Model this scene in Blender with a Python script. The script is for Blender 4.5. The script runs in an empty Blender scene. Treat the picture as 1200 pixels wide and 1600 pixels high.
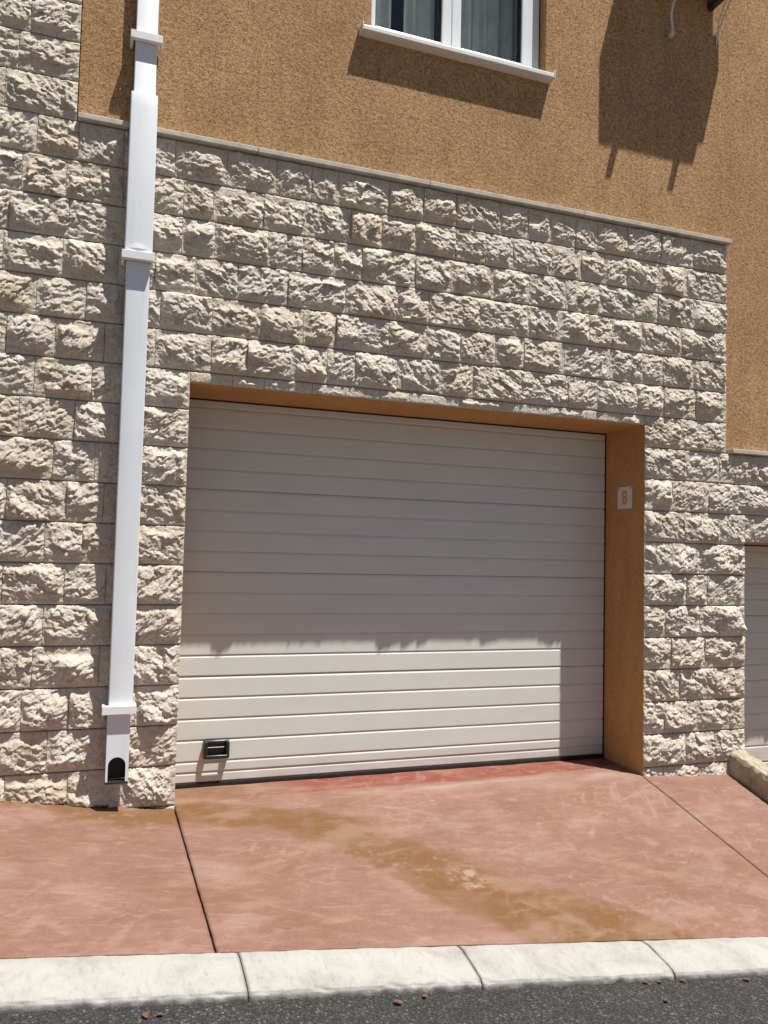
import bpy, bmesh, math, random
import numpy as np
from mathutils import Matrix, Vector

# ------------------------------------------------------------------ camera
sc = bpy.context.scene
col = sc.collection
F_PX, CAM = 1272.0, (-0.4684, -4.2481, 1.285)
RX, RY, RZ = 0.0554, -0.0233, -0.3493          # pitch, roll, yaw
def cam_rot(rx, ry, rz):
    cx, sx, cy, sy, cz, sz = math.cos(rx), math.sin(rx), math.cos(ry), math.sin(ry), math.cos(rz), math.sin(rz)
    Rz = np.array([[cz, -sz, 0], [sz, cz, 0], [0, 0, 1]])
    Rx = np.array([[1, 0, 0], [0, cx, -sx], [0, sx, cx]])
    Ry = np.array([[cy, 0, sy], [0, 1, 0], [-sy, 0, cy]])
    return Rz @ Rx @ Ry
M = cam_rot(RX, RY, RZ)
cd = bpy.data.cameras.new('camera')
cam = bpy.data.objects.new('camera', cd); col.objects.link(cam)
r, f, u = M[:, 0], M[:, 1], M[:, 2]
cam.matrix_world = Matrix(((r[0], u[0], -f[0], CAM[0]), (r[1], u[1], -f[1], CAM[1]),
                           (r[2], u[2], -f[2], CAM[2]), (0, 0, 0, 1)))
cd.sensor_fit = 'HORIZONTAL'; cd.sensor_width = 36.0
cd.lens = F_PX / 1200.0 * 36.0
cd.clip_start = 0.05; cd.clip_end = 1000
sc.camera = cam

# ------------------------------------------------------------------ light
SUN_DIR = Vector((-0.86, 1.0, -3.5)).normalized()     # the way the light travels
elev = math.asin(-SUN_DIR.z)
az_x, az_y = -SUN_DIR.x, -SUN_DIR.y                     # towards the sun
world = bpy.data.worlds.new('World'); sc.world = world; world.use_nodes = True
wn = world.node_tree.nodes; wl = world.node_tree.links
wn.clear()
sky = wn.new('ShaderNodeTexSky'); sky.sky_type = 'NISHITA'; sky.sun_disc = False
sky.sun_elevation = elev; sky.sun_rotation = math.atan2(az_x, az_y)
sky.air_density = 0.7; sky.dust_density = 1.2; sky.ozone_density = 1.0
bg = wn.new('ShaderNodeBackground'); bg.inputs[1].default_value = 0.05
wo = wn.new('ShaderNodeOutputWorld')
wl.new(sky.outputs[0], bg.inputs[0]); wl.new(bg.outputs[0], wo.inputs[0])
sd = bpy.data.lights.new('sun', 'SUN'); sd.energy = 5.0; sd.angle = math.radians(0.53)
sd.color = (1.0, 0.97, 0.92)
sun = bpy.data.objects.new('sun', sd); col.objects.link(sun)
sun.rotation_euler = SUN_DIR.to_track_quat('-Z', 'Y').to_euler()
sun.location = (3, -5, 12)
sc.view_settings.view_transform = 'Standard'; sc.view_settings.look = 'None'
sc.view_settings.gamma = 1.0; sc.view_settings.exposure = 0.5
sc.view_settings.use_curve_mapping = False

# ------------------------------------------------------------------ noise (numpy)
def _hash(ix, iy, s):
    h = (ix.astype(np.int64) * 374761393 + iy.astype(np.int64) * 668265263 + int(s) * 974634777) & 0xffffffff
    h = ((h ^ (h >> 13)) * 1274126177) & 0xffffffff
    h = ((h ^ (h >> 16)) * 2246822519) & 0xffffffff
    return ((h ^ (h >> 15)) & 0xffffff) / float(0x1000000)
def perlin(x, y, s=0):
    ix, iy = np.floor(x), np.floor(y); fx, fy = x - ix, y - iy
    def g(dx, dy):
        a = _hash(ix + dx, iy + dy, s) * 2 * np.pi
        return np.cos(a) * (fx - dx) + np.sin(a) * (fy - dy)
    w = lambda t: t * t * t * (t * (t * 6 - 15) + 10)
    ux, uy = w(fx), w(fy)
    a = g(0, 0) * (1 - ux) + g(1, 0) * ux; b = g(0, 1) * (1 - ux) + g(1, 1) * ux
    return (a * (1 - uy) + b * uy) * 1.5
def fbm(x, y, s=0, o=4, gain=.5):
    t, a = 0, 1.0
    for i in range(o):
        t = t + a * perlin(x * 2 ** i, y * 2 ** i, s + 17 * i); a *= gain
    return t
def facets(x, y, s, k=9.0, tilt=.8, flake=0.0):
    """broken-stone facets: jittered cells, each a randomly tilted plane"""
    ix, iy = np.floor(x), np.floor(y); num = 0; den = 1e-9
    for dx in (-1, 0, 1):
        for dy in (-1, 0, 1):
            cx, cy = ix + dx, iy + dy
            px = cx + _hash(cx, cy, s); py = cy + _hash(cx, cy, s + 1)
            a = _hash(cx, cy, s + 2) - .5
            gx = (_hash(cx, cy, s + 3) - .5) * 2 * tilt; gy = (_hash(cx, cy, s + 4) - .5 - .5 * flake) * 2 * tilt
            d2 = (x - px) ** 2 + (y - py) ** 2
            w = np.exp(-k * d2)
            num = num + w * (a + gx * (x - px) + gy * (y - py)); den = den + w
    return num / den
def sstep(a, b, t):
    t = np.clip((t - a) / (b - a), 0, 1); return t * t * (3 - 2 * t)

# ------------------------------------------------------------------ materials
def new_mat(name):
    m = bpy.data.materials.new(name); m.use_nodes = True
    nt = m.node_tree; b = nt.nodes['Principled BSDF']
    return m, nt, b
def N(nt, t, **kw):
    n = nt.nodes.new(t)
    for k, v in kw.items():
        if k.startswith('i_'):
            key = k[2:]
            n.inputs[int(key) if key.isdigit() else key.replace('_', ' ')].default_value = v
        else: setattr(n, k, v)
    return n
def L(nt, a, b): nt.links.new(a, b)
def ramp(nt, fac, stops):
    n = nt.nodes.new('ShaderNodeValToRGB'); e = n.color_ramp.elements
    while len(e) < len(stops): e.new(.5)
    for q, (p, c) in zip(e, stops):
        q.position = p; q.color = (*c, 1) if len(c) == 3 else c
    L(nt, fac, n.inputs[0]); return n.outputs[0]
def mixc(nt, fac, a, b, mode='MIX'):
    n = nt.nodes.new('ShaderNodeMix'); n.data_type = 'RGBA'; n.blend_type = mode
    for sock, v in ((n.inputs[0], fac), (n.inputs[6], a), (n.inputs[7], b)):
        if hasattr(v, 'links'): L(nt, v, sock)
        elif isinstance(v, (int, float)): sock.default_value = v
        else: sock.default_value = (*v, 1)
    return n.outputs[2]
def pos(nt, scale=None):
    g = nt.nodes.new('ShaderNodeNewGeometry'); o = g.outputs['Position']
    if scale:
        m = N(nt, 'ShaderNodeMapping'); m.inputs['Scale'].default_value = scale; L(nt, o, m.inputs[0]); o = m.outputs[0]
    return o
def noise(nt, vec, scale, detail=4, rough=.55, dist=0):
    n = N(nt, 'ShaderNodeTexNoise'); n.inputs['Scale'].default_value = scale; n.inputs['Detail'].default_value = detail
    n.inputs['Roughness'].default_value = rough; n.inputs['Distortion'].default_value = dist
    L(nt, vec, n.inputs['Vector']); return n.outputs[0]
def bump(nt, b, h, strength, dist, prev=None):
    n = N(nt, 'ShaderNodeBump'); n.inputs['Strength'].default_value = strength; n.inputs['Distance'].default_value = dist
    L(nt, h, n.inputs['Height'])
    if prev: L(nt, prev, n.inputs['Normal'])
    L(nt, n.outputs[0], b.inputs['Normal']); return n.outputs[0]
def math_(nt, op, a, b=None, clamp=False):
    n = nt.nodes.new('ShaderNodeMath'); n.operation = op; n.use_clamp = clamp
    for s, v in ((n.inputs[0], a), (n.inputs[1], b)):
        if v is None: continue
        if hasattr(v, 'links'): L(nt, v, s)
        else: s.default_value = v
    return n.outputs[0]

MAT = {}
def m_stone():
    m, nt, b = new_mat('rock_faced_limestone'); p = pos(nt)
    oi = nt.nodes.new('ShaderNodeObjectInfo')
    base = ramp(nt, oi.outputs['Random'], [(0, (.60, .505, .395)), (.18, (.66, .59, .49)), (.5, (.70, .64, .545)), (.8, (.66, .62, .56)), (1, (.61, .50, .375))])
    big = ramp(nt, noise(nt, p, 7, 5, .6), [(.3, (.56, .465, .355)), (.52, (.68, .60, .495)), (.75, (.72, .655, .555))])
    c = mixc(nt, .5, base, big)
    warm = ramp(nt, noise(nt, p, 11, 4, .6, .6), [(.55, (0, 0, 0)), (.72, (1, 1, 1))])
    c = mixc(nt, math_(nt, 'MULTIPLY', warm, .36), c, (.56, .40, .23))
    sp = ramp(nt, noise(nt, p, 90, 3, .6), [(.30, (.62, .60, .58)), (.48, (1, 1, 1)), (.8, (1.06, 1.05, 1.03))])
    c = mixc(nt, .7, c, sp, 'MULTIPLY')
    vein = ramp(nt, noise(nt, p, 24, 6, .65, 1.2), [(.34, (.70, .64, .56)), (.42, (1, 1, 1))])
    c = mixc(nt, .6, c, vein, 'MULTIPLY')
    L(nt, c, b.inputs['Base Color']); b.inputs['Roughness'].default_value = .93
    b.inputs['Specular IOR Level'].default_value = .2
    n1 = bump(nt, b, noise(nt, p, 70, 6, .68, .4), .9, .010)
    bump(nt, b, noise(nt, p, 260, 3, .6), .5, .003, n1)
    return m
MAT['stone'] = m_stone()
def m_mortar():
    m, nt, b = new_mat('mortar'); p = pos(nt)
    L(nt, ramp(nt, noise(nt, p, 30), [(.3, (.30, .265, .22)), (.7, (.42, .375, .31))]), b.inputs['Base Color'])
    b.inputs['Roughness'].default_value = .95; bump(nt, b, noise(nt, p, 150), .5, .004); return m
MAT['mortar'] = m_mortar()
def m_stucco(name, c0, c1, groove, strength):
    m, nt, b = new_mat(name); p = pos(nt)
    # float-worked plaster: short wandering grooves left by dragged grains
    w = N(nt, 'ShaderNodeTexNoise'); w.inputs['Scale'].default_value = 55; w.inputs['Detail'].default_value = 2; L(nt, p, w.inputs['Vector'])
    off = nt.nodes.new('ShaderNodeVectorMath'); off.operation = 'MULTIPLY_ADD'
    L(nt, w.outputs['Color'], off.inputs[0]); off.inputs[1].default_value = (.030, .030, .030); L(nt, p, off.inputs[2])
    v = N(nt, 'ShaderNodeTexVoronoi', feature='DISTANCE_TO_EDGE'); v.inputs['Scale'].default_value = 68; L(nt, off.outputs[0], v.inputs['Vector'])
    gr = ramp(nt, v.outputs['Distance'], [(.02, (0, 0, 0)), (.085, (1, 1, 1))])
    brk = ramp(nt, noise(nt, p, 48, 3, .6), [(.44, (0, 0, 0)), (.56, (1, 1, 1))])     # grooves come and go
    g = math_(nt, 'MAXIMUM', gr, brk)
    fine = noise(nt, p, 210, 3, .6)
    large = noise(nt, p, 2.2, 5, .6)
    c = ramp(nt, large, [(.32, c0), (.68, c1)])
    streak = ramp(nt, noise(nt, pos(nt, (5, 5, .5)), 2.4, 5, .65), [(.32, (.90, .89, .88)), (.6, (1.03, 1.03, 1.03))])
    c = mixc(nt, .8, c, streak, 'MULTIPLY')
    mot = ramp(nt, noise(nt, p, 34, 4, .65), [(.32, (.84, .83, .82)), (.6, (1.04, 1.04, 1.05))])
    c = mixc(nt, .8, c, mot, 'MULTIPLY')
    c = mixc(nt, math_(nt, 'MULTIPLY', math_(nt, 'SUBTRACT', 1.0, g), groove), c, tuple(x * .36 for x in c0))
    L(nt, c, b.inputs['Base Color']); b.inputs['Roughness'].default_value = .95; b.inputs['Specular IOR Level'].default_value = .15
    n1 = bump(nt, b, g, strength, .006)
    n2 = bump(nt, b, noise(nt, p, 60, 3, .6), strength * .8, .006, n1)
    bump(nt, b, fine, strength * .8, .002, n2)
    return m
MAT['stucco'] = m_stucco('tan_textured_stucco', (.415, .247, .120), (.515, .322, .165), .62, .85)
MAT['reveal'] = m_stucco('smooth_orange_plaster', (.50, .285, .115), (.56, .33, .14), .10, .10)
def m_plain(name, c, rough=.5, var=.06, scale=9, bs=0, spec=.5, bscale=120):
    m, nt, b = new_mat(name); p = pos(nt)
    cc = ramp(nt, noise(nt, p, scale, 5, .6), [(.3, tuple(max(0, x * (1 - var)) for x in c)), (.7, tuple(min(1, x * (1 + var)) for x in c))])
    L(nt, cc, b.inputs['Base Color']); b.inputs['Roughness'].default_value = rough; b.inputs['Specular IOR Level'].default_value = spec
    if bs: bump(nt, b, noise(nt, p, bscale, 3), bs, .002)
    return m
def m_door():
    m, nt, b = new_mat('white_door_steel'); p = pos(nt)
    ps = pos(nt, (6, 6, 120))
    grain = noise(nt, ps, 6, 4, .6)
    c = ramp(nt, noise(nt, pos(nt, (1, 1, 4)), 2.5, 4, .6), [(.3, (.605, .615, .570)), (.7, (.655, .665, .620))])
    c = mixc(nt, .5, c, ramp(nt, grain, [(.3, (.96, .957, .955)), (.7, (1, 1, 1))]), 'MULTIPLY')
    # splashed dirt along the foot of the door and a few scuffs
    sx = nt.nodes.new('ShaderNodeSeparateXYZ'); L(nt, p, sx.inputs[0])
    low = math_(nt, 'SUBTRACT', 1.0, math_(nt, 'DIVIDE', sx.outputs['Z'], .16), True)
    dirt = math_(nt, 'MULTIPLY', low, ramp(nt, noise(nt, pos(nt, (1.2, 1.2, 7)), 5, 6, .7), [(.35, (0, 0, 0)), (.7, (1, 1, 1))]))
    c = mixc(nt, math_(nt, 'MULTIPLY', dirt, .7), c, (.48, .37, .29))
    sc_ = ramp(nt, noise(nt, pos(nt, (1, 1, 14)), 14, 3, .7), [(.70, (0, 0, 0)), (.74, (1, 1, 1))])
    c = mixc(nt, math_(nt, 'MULTIPLY', sc_, .22), c, (.45, .36, .32))
    L(nt, c, b.inputs['Base Color']); b.inputs['Roughness'].default_value = .48
    b.inputs['Specular IOR Level'].default_value = .4
    n1 = bump(nt, b, grain, .16, .001)
    bump(nt, b, noise(nt, p, 1.6, 2), .12, .02, n1)
    return m
MAT['door'] = m_door()
MAT['white_pvc'] = m_plain('white_downpipe_plastic', (.70, .735, .775), .42, .03, 3, .04)
def m_pipe():
    m, nt, b = new_mat('white_downpipe_plastic'); p = pos(nt)
    c = ramp(nt, noise(nt, p, 3, 4, .6), [(.3, (.695, .725, .755)), (.7, (.735, .765, .795))])
    d = ramp(nt, noise(nt, pos(nt, (22, 22, 1.1)), 2.2, 6, .7), [(.50, (0, 0, 0)), (.78, (1, 1, 1))])
    c = mixc(nt, math_(nt, 'MULTIPLY', d, .20), c, (.42, .39, .34))
    sc_ = ramp(nt, noise(nt, p, 26, 5, .75, 1.0), [(.66, (0, 0, 0)), (.72, (1, 1, 1))])
    c = mixc(nt, math_(nt, 'MULTIPLY', sc_, .16), c, (.38, .34, .30))
    L(nt, c, b.inputs['Base Color']); b.inputs['Roughness'].default_value = .45; b.inputs['Specular IOR Level'].default_value = .4
    bump(nt, b, noise(nt, p, 5, 2), .06, .01); return m
MAT['white_pvc'] = m_pipe()
MAT['collar_pvc'] = m_plain('ivory_clip_plastic', (.76, .76, .74), .45, .04, 6, .05)
MAT['window_pvc'] = m_plain('white_window_plastic', (.76, .78, .80), .3, .02)
MAT['sill'] = m_plain('white_painted_sill', (.70, .70, .67), .4, .05, 12, .05)
MAT['black'] = m_plain('black_rubber', (.012, .012, .012), .55, .3, 30, .2)
MAT['black_plastic'] = m_plain('black_plastic', (.016, .017, .018), .30, .2, 30, .08)
MAT['dark'] = m_plain('dark_interior', (.03, .03, .032), .8)
MAT['cap'] = m_plain('pale_ledge_stone', (.50, .455, .39), .85, .16, 14, .6, .2, 90)
MAT['ac_white'] = m_plain('off_white_sheet_metal', (.70, .70, .68), .4, .04)
MAT['bracket'] = m_plain('dark_painted_steel', (.03, .03, .032), .5, .2, 20)
MAT['hose'] = m_plain('grey_hose', (.55, .55, .52), .5, .08)
MAT['plate'] = m_plain('enamel_plate', (.74, .75, .73), .3, .06, 30)
MAT['digit'] = m_plain('ochre_digit', (.70, .36, .03), .4, .1, 60)
MAT['curtain'] = m_plain('grey_curtain', (.62, .64, .60), .9, .12, 8)
MAT['room'] = m_plain('room_paint', (.10, .10, .10), .9, .1, 2)
MAT['leaf'] = m_plain('dry_leaf', (.13, .062, .022), .8, .6, 90, .3)
def m_glass():
    m, nt, b = new_mat('window_glass')
    b.inputs['Base Color'].default_value = (.80, .86, .86, 1); b.inputs['Roughness'].default_value = .01
    b.inputs['Transmission Weight'].default_value = 1; b.inputs['IOR'].default_value = 1.45
    return m
MAT['glass'] = m_glass()
def m_drive(name, c0, c1, red):
    m, nt, b = new_mat(name); p = pos(nt)
    at = nt.nodes.new('ShaderNodeAttribute'); at.attribute_name = 'wear'
    s = nt.nodes.new('ShaderNodeSeparateColor'); L(nt, at.outputs['Color'], s.inputs[0])
    c = ramp(nt, noise(nt, p, 2.6, 6, .6, .4), [(.28, c0), (.5, tuple((x + y) / 2 for x, y in zip(c0, c1))), (.72, c1)])
    sw = pos(nt, (1, 1.6, 1))
    swirl = ramp(nt, noise(nt, sw, 9, 6, .65, 1.6), [(.30, (.86, .83, .80)), (.5, (1, 1, 1)), (.72, (1.06, 1.08, 1.10))])
    c = mixc(nt, .8, c, swirl, 'MULTIPLY')
    rm = N(nt, 'ShaderNodeMapping'); rm.inputs['Rotation'].default_value = (0, 0, .35); rm.inputs['Scale'].default_value = (1.2, 4.5, 1); L(nt, p, rm.inputs[0])
    smear = ramp(nt, noise(nt, rm.outputs[0], 7, 9, .74, .8), [(.53, (0, 0, 0)), (.70, (1, 1, 1))])
    dark = ramp(nt, noise(nt, rm.outputs[0], 3.1, 8, .72, .5), [(.30, (1, 1, 1)), (.47, (0, 0, 0))])
    c = mixc(nt, math_(nt, 'MULTIPLY', dark, .55), c, (.165, .085, .055))
    c = mixc(nt, math_(nt, 'MULTIPLY', smear, .36), c, (.39, .255, .20))
    c = mixc(nt, s.outputs[2], c, red)
    c = mixc(nt, s.outputs[0], c, (.160, .078, .029))
    c = mixc(nt, s.outputs[1], c, (.37, .265, .205))
    c = mixc(nt, math_(nt, 'MULTIPLY', smear, .14), c, (.40, .30, .22))
    grit = ramp(nt, noise(nt, p, 160, 3, .6), [(.30, (.80, .79, .78)), (.5, (1, 1, 1)), (.75, (1.05, 1.05, 1.05))])
    c = mixc(nt, .8, c, grit, 'MULTIPLY')
    L(nt, c, b.inputs['Base Color']); b.inputs['Roughness'].default_value = .8; b.inputs['Specular IOR Level'].default_value = .25
    n1 = bump(nt, b, noise(nt, p, 120, 5, .65), .5, .003)
    bump(nt, b, noise(nt, p, 14, 5, .6), .35, .01, n1)
    return m
MAT['drive'] = m_drive('red_stained_concrete', (.196, .100, .071), (.250, .140, .105), (.195, .050, .032))
def m_kerb():
    m, nt, b = new_mat('white_kerb_concrete'); p = pos(nt)
    c = ramp(nt, noise(nt, p, 6, 6, .65, .5), [(.28, (.275, .265, .235)), (.5, (.375, .366, .333)), (.75, (.42, .412, .38))])
    st = ramp(nt, noise(nt, pos(nt, (3, 1, 1)), 22, 5, .7), [(.30, (.74, .70, .64)), (.46, (1, 1, 1))])
    c = mixc(nt, .6, c, st, 'MULTIPLY')
    pit = ramp(nt, noise(nt, p, 130, 3, .6), [(.26, (.5, .47, .42)), (.36, (1, 1, 1))])
    c = mixc(nt, .7, c, pit, 'MULTIPLY')
    at = nt.nodes.new('ShaderNodeAttribute'); at.attribute_name = 'wear'
    s = nt.nodes.new('ShaderNodeSeparateColor'); L(nt, at.outputs['Color'], s.inputs[0])
    c = mixc(nt, s.outputs[0], c, (.10, .09, .08))
    L(nt, c, b.inputs['Base Color']); b.inputs['Roughness'].default_value = .9; b.inputs['Specular IOR Level'].default_value = .2
    n1 = bump(nt, b, noise(nt, p, 110, 5, .65), .6, .004)
    bump(nt, b, noise(nt, p, 18, 4), .3, .01, n1)
    return m
MAT['kerb'] = m_kerb()
def m_asphalt():
    m, nt, b = new_mat('worn_asphalt'); p = pos(nt)
    v = N(nt, 'ShaderNodeTexVoronoi', feature='F1'); v.inputs['Scale'].default_value = 110; L(nt, p, v.inputs['Vector'])
    sep = nt.nodes.new('ShaderNodeSeparateColor'); L(nt, v.outputs['Color'], sep.inputs[0])
    c = ramp(nt, sep.outputs[0], [(0, (.034, .033, .032)), (.5, (.050, .049, .048)), (.85, (.072, .071, .069)), (.96, (.12, .118, .113)), (1, (.17, .165, .155))])
    edge = ramp(nt, v.outputs['Distance'], [(.25, (1, 1, 1)), (.62, (.35, .35, .35))])
    c = mixc(nt, 1, c, edge, 'MULTIPLY')
    c = mixc(nt, .5, c, ramp(nt, noise(nt, p, 3, 5), [(.3, (.8, .8, .8)), (.7, (1.15, 1.13, 1.1))]), 'MULTIPLY')
    L(nt, c, b.inputs['Base Color']); b.inputs['Roughness'].default_value = .88
    h = math_(nt, 'SUBTRACT', 1.0, v.outputs['Distance'])
    n1 = bump(nt, b, h, .8, .006); bump(nt, b, noise(nt, p, 200, 3), .4, .002, n1); return m
MAT['asphalt'] = m_asphalt()
def m_ground():
    m, nt, b = new_mat('dry_earth'); p = pos(nt)
    L(nt, ramp(nt, noise(nt, p, .8, 6), [(.3, (.13, .115, .085)), (.7, (.22, .19, .14))]), b.inputs['Base Color'])
    b.inputs['Roughness'].default_value = .95; return m
MAT['ground'] = m_ground()
def m_rough_conc():
    m, nt, b = new_mat('rough_yellowish_concrete'); p = pos(nt)
    c = ramp(nt, noise(nt, p, 9, 6, .65), [(.3, (.30, .235, .16)), (.5, (.46, .395, .285)), (.75, (.58, .53, .42))])
    c = mixc(nt, .7, c, ramp(nt, noise(nt, p, 75, 4, .65), [(.3, (.55, .5, .44)), (.48, (1, 1, 1))]), 'MULTIPLY')
    L(nt, c, b.inputs['Base Color']); b.inputs['Roughness'].default_value = .95
    bump(nt, b, noise(nt, p, 60, 6, .7), .9, .012); return m
MAT['low_wall'] = m_rough_conc()

# ------------------------------------------------------------------ object helpers
def tag(o, label=None, cat=None, group=None, kind=None):
    if label: o['label'] = label
    if cat: o['category'] = cat
    if group: o['group'] = group
    if kind: o['kind'] = kind
    return o
def empty(name, loc=(0, 0, 0), parent=None):
    o = bpy.data.objects.new(name, None); col.objects.link(o); o.location = loc; o.empty_display_size = .1
    if parent: o.parent = parent
    return o
def link(name, me, mat, parent=None, loc=(0, 0, 0)):
    o = bpy.data.objects.new(name, me); col.objects.link(o); o.location = loc
    if mat is not None and not me.materials: me.materials.append(MAT[mat])
    if parent: o.parent = parent
    return o
def mesh_np(name, verts, faces, smooth=None):
    me = bpy.data.meshes.new(name)
    verts = np.asarray(verts, np.float32)
    me.vertices.add(len(verts)); me.vertices.foreach_set('co', verts.ravel())
    faces = np.asarray(faces, np.int32)
    me.loops.add(faces.size); me.loops.foreach_set('vertex_index', faces.ravel())
    me.polygons.add(len(faces)); me.polygons.foreach_set('loop_start', np.arange(0, faces.size, faces.shape[1], dtype=np.int32))
    me.polygons.foreach_set('loop_total', np.full(len(faces), faces.shape[1], np.int32))
    if smooth is not None: me.polygons.foreach_set('use_smooth', np.broadcast_to(smooth, (len(faces),)).copy())
    me.update(calc_edges=True); me.validate()
    return me
class MB:
    """collects boxes, prisms and tubes for one part"""
    def __init__(s): s.bm = bmesh.new()
    def box(s, x0, x1, y0, y1, z0, z1, bev=0, seg=2):
        r = bmesh.ops.create_cube(s.bm, size=1)
        for v in r['verts']:
            v.co = Vector(((x0 + x1) / 2 + v.co.x * (x1 - x0), (y0 + y1) / 2 + v.co.y * (y1 - y0), (z0 + z1) / 2 + v.co.z * (z1 - z0)))
        if bev:
            es = list({e for v in r['verts'] for e in v.link_edges})
            bmesh.ops.bevel(s.bm, geom=es, offset=bev, segments=seg, affect='EDGES', profile=.5)
        return s
    def prism(s, prof, x0, x1, axis='x', skew=0.0):
        """extrude a closed (a, b) profile along an axis; skew = rise in z per metre of x"""
        def P(t, a, b):
            if axis == 'x': return (t, a, b + skew * t)
            if axis == 'y': return (a, t, b)
            return (a, b, t)
        A = [s.bm.verts.new(P(x0, a, b)) for a, b in prof]; B = [s.bm.verts.new(P(x1, a, b)) for a, b in prof]
        n = len(prof); s.bm.faces.new(A[::-1]); s.bm.faces.new(B)
        for i in range(n): s.bm.faces.new((A[i], A[(i + 1) % n], B[(i + 1) % n], B[i]))
        return s
    def tube(s, pts, rad, n=10):
        pts = [Vector(p) for p in pts]; rings = []
        for i, p in enumerate(pts):
            t = (pts[min(i + 1, len(pts) - 1)] - pts[max(i - 1, 0)]).normalized()
            a = t.orthogonal().normalized() if i == 0 else (last - t * last.dot(t)).normalized()
            last = a; bb = t.cross(a); rr = rad[i] if isinstance(rad, (list, tuple)) else rad
            rings.append([s.bm.verts.new(p + (a * math.cos(k * 2 * math.pi / n) + bb * math.sin(k * 2 * math.pi / n)) * rr) for k in range(n)])
        for A, B in zip(rings, rings[1:]):
            for k in range(n): s.bm.faces.new((A[k], A[(k + 1) % n], B[(k + 1) % n], B[k]))
        s.bm.faces.new(rings[0][::-1]); s.bm.faces.new(rings[-1])
        return s
    def build(s, name, mat, parent=None, smooth=False, loc=(0, 0, 0)):
        bmesh.ops.recalc_face_normals(s.bm, faces=s.bm.faces)
        me = bpy.data.meshes.new(name); s.bm.to_mesh(me); s.bm.free()
        if smooth:
            me.polygons.foreach_set('use_smooth', [True] * len(me.polygons)); me.update()
            try: me.set_sharp_from_angle(angle=math.radians(35))
            except Exception: pass
        return link(name, me, mat, parent, loc)
def ribbon(pts, n=8):
    """Catmull-Rom through pts"""
    P = [Vector(p) for p in pts]; P = [P[0] * 2 - P[1]] + P + [P[-1] * 2 - P[-2]]; out = []
    for i in range(1, len(P) - 2):
        for k in range(n):
            t = k / n; a, b, c, d = P[i - 1], P[i], P[i + 1], P[i + 2]
            out.append(.5 * ((2 * b) + (c - a) * t + (2 * a - 5 * b + 4 * c - d) * t * t + (3 * b - a - 3 * c + d) * t ** 3))
    out.append(P[-2]); return out

# ------------------------------------------------------------------ key measures (metres)
XR, REVEAL, ZTOP = 2.82, .397, 2.157       # garage opening: width, depth of the reveal, lintel
XE = 3.468                                  # right end of the tall stone field
XP = -.60                                   # right edge of the stone pier on the left
X2, ZTOP2, X2R, Z2 = 3.62, 1.436, 6.40, -.72   # next garage down the street
C0, CH = .02, .20                           # first joint, course height
ROWTOP = 3.42
STUC = .02                                  # stucco face
KERB_Y = -1.41
def base_z(X): return np.interp(X, [-6, -.8, -.52, -.22, 0, 2.82, 3.45, 4.0], [.86, .112, .070, .030, .006, -.026, -.052, -.08])
def kerb_z(X): return -.062 - .112 * np.asarray(X, float)
def drive_z(X, Y):
    X = np.asarray(X, float); Y = np.asarray(Y, float)
    t = np.clip(Y / KERB_Y, 0, 1.2); inn = np.clip(Y / REVEAL, 0, 1)
    b = base_z(X); b = b * (1 - inn) + (-.010) * inn
    return b * (1 - t) + kerb_z(X) * t

# ------------------------------------------------------------------ ground, road
def grid_mesh(name, xs, ys, zf, wear=None, skirt=.12, smooth=True):
    Xg, Yg = np.meshgrid(xs, ys); Z = zf(Xg, Yg); nx, ny = len(xs), len(ys)
    V = np.stack([Xg, Yg, Z], -1).reshape(-1, 3)
    i = np.arange(nx * ny).reshape(ny, nx)
    Fq = np.stack([i[:-1, :-1], i[:-1, 1:], i[1:, 1:], i[1:, :-1]], -1).reshape(-1, 4)
    ring = np.concatenate([i[0, :], i[1:, -1], i[-1, -2::-1], i[-2:0:-1, 0]])
    n = len(ring); low = V[ring].copy(); low[:, 2] -= skirt
    j = np.arange(n) + len(V)
    S = np.stack([np.roll(ring, -1), ring, j, np.roll(j, -1)], -1)
    me = mesh_np(name, np.concatenate([V, low]), np.concatenate([Fq, S]), np.concatenate([np.full(len(Fq), smooth), np.zeros(n, bool)]))
    if wear is not None:
        w = wear(np.concatenate([V, V[ring]])[:, 0], np.concatenate([V, V[ring]])[:, 1])
        a = me.color_attributes.new('wear', 'FLOAT_COLOR', 'POINT')
        a.data.foreach_set('color', np.concatenate([w, np.ones((len(w), 1))], 1).astype(np.float32).ravel())
    return me
g = link('ground', grid_mesh('ground', np.linspace(-150, 150, 31), np.linspace(-150, 150, 31), lambda x, y: kerb_z(x) - .45), 'ground')
tag(g, kind='structure')
ROAD_DROP = .055
rd = link('road', grid_mesh('road', np.linspace(-30, 30, 121), np.linspace(-8, -1.50, 60),
     lambda x, y: kerb_z(x) - ROAD_DROP - .012 * (-1.55 - y) + .004 * fbm(x * 1.5, y * 1.5, 5, 2)), 'asphalt')
tag(rd, kind='structure')

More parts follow.
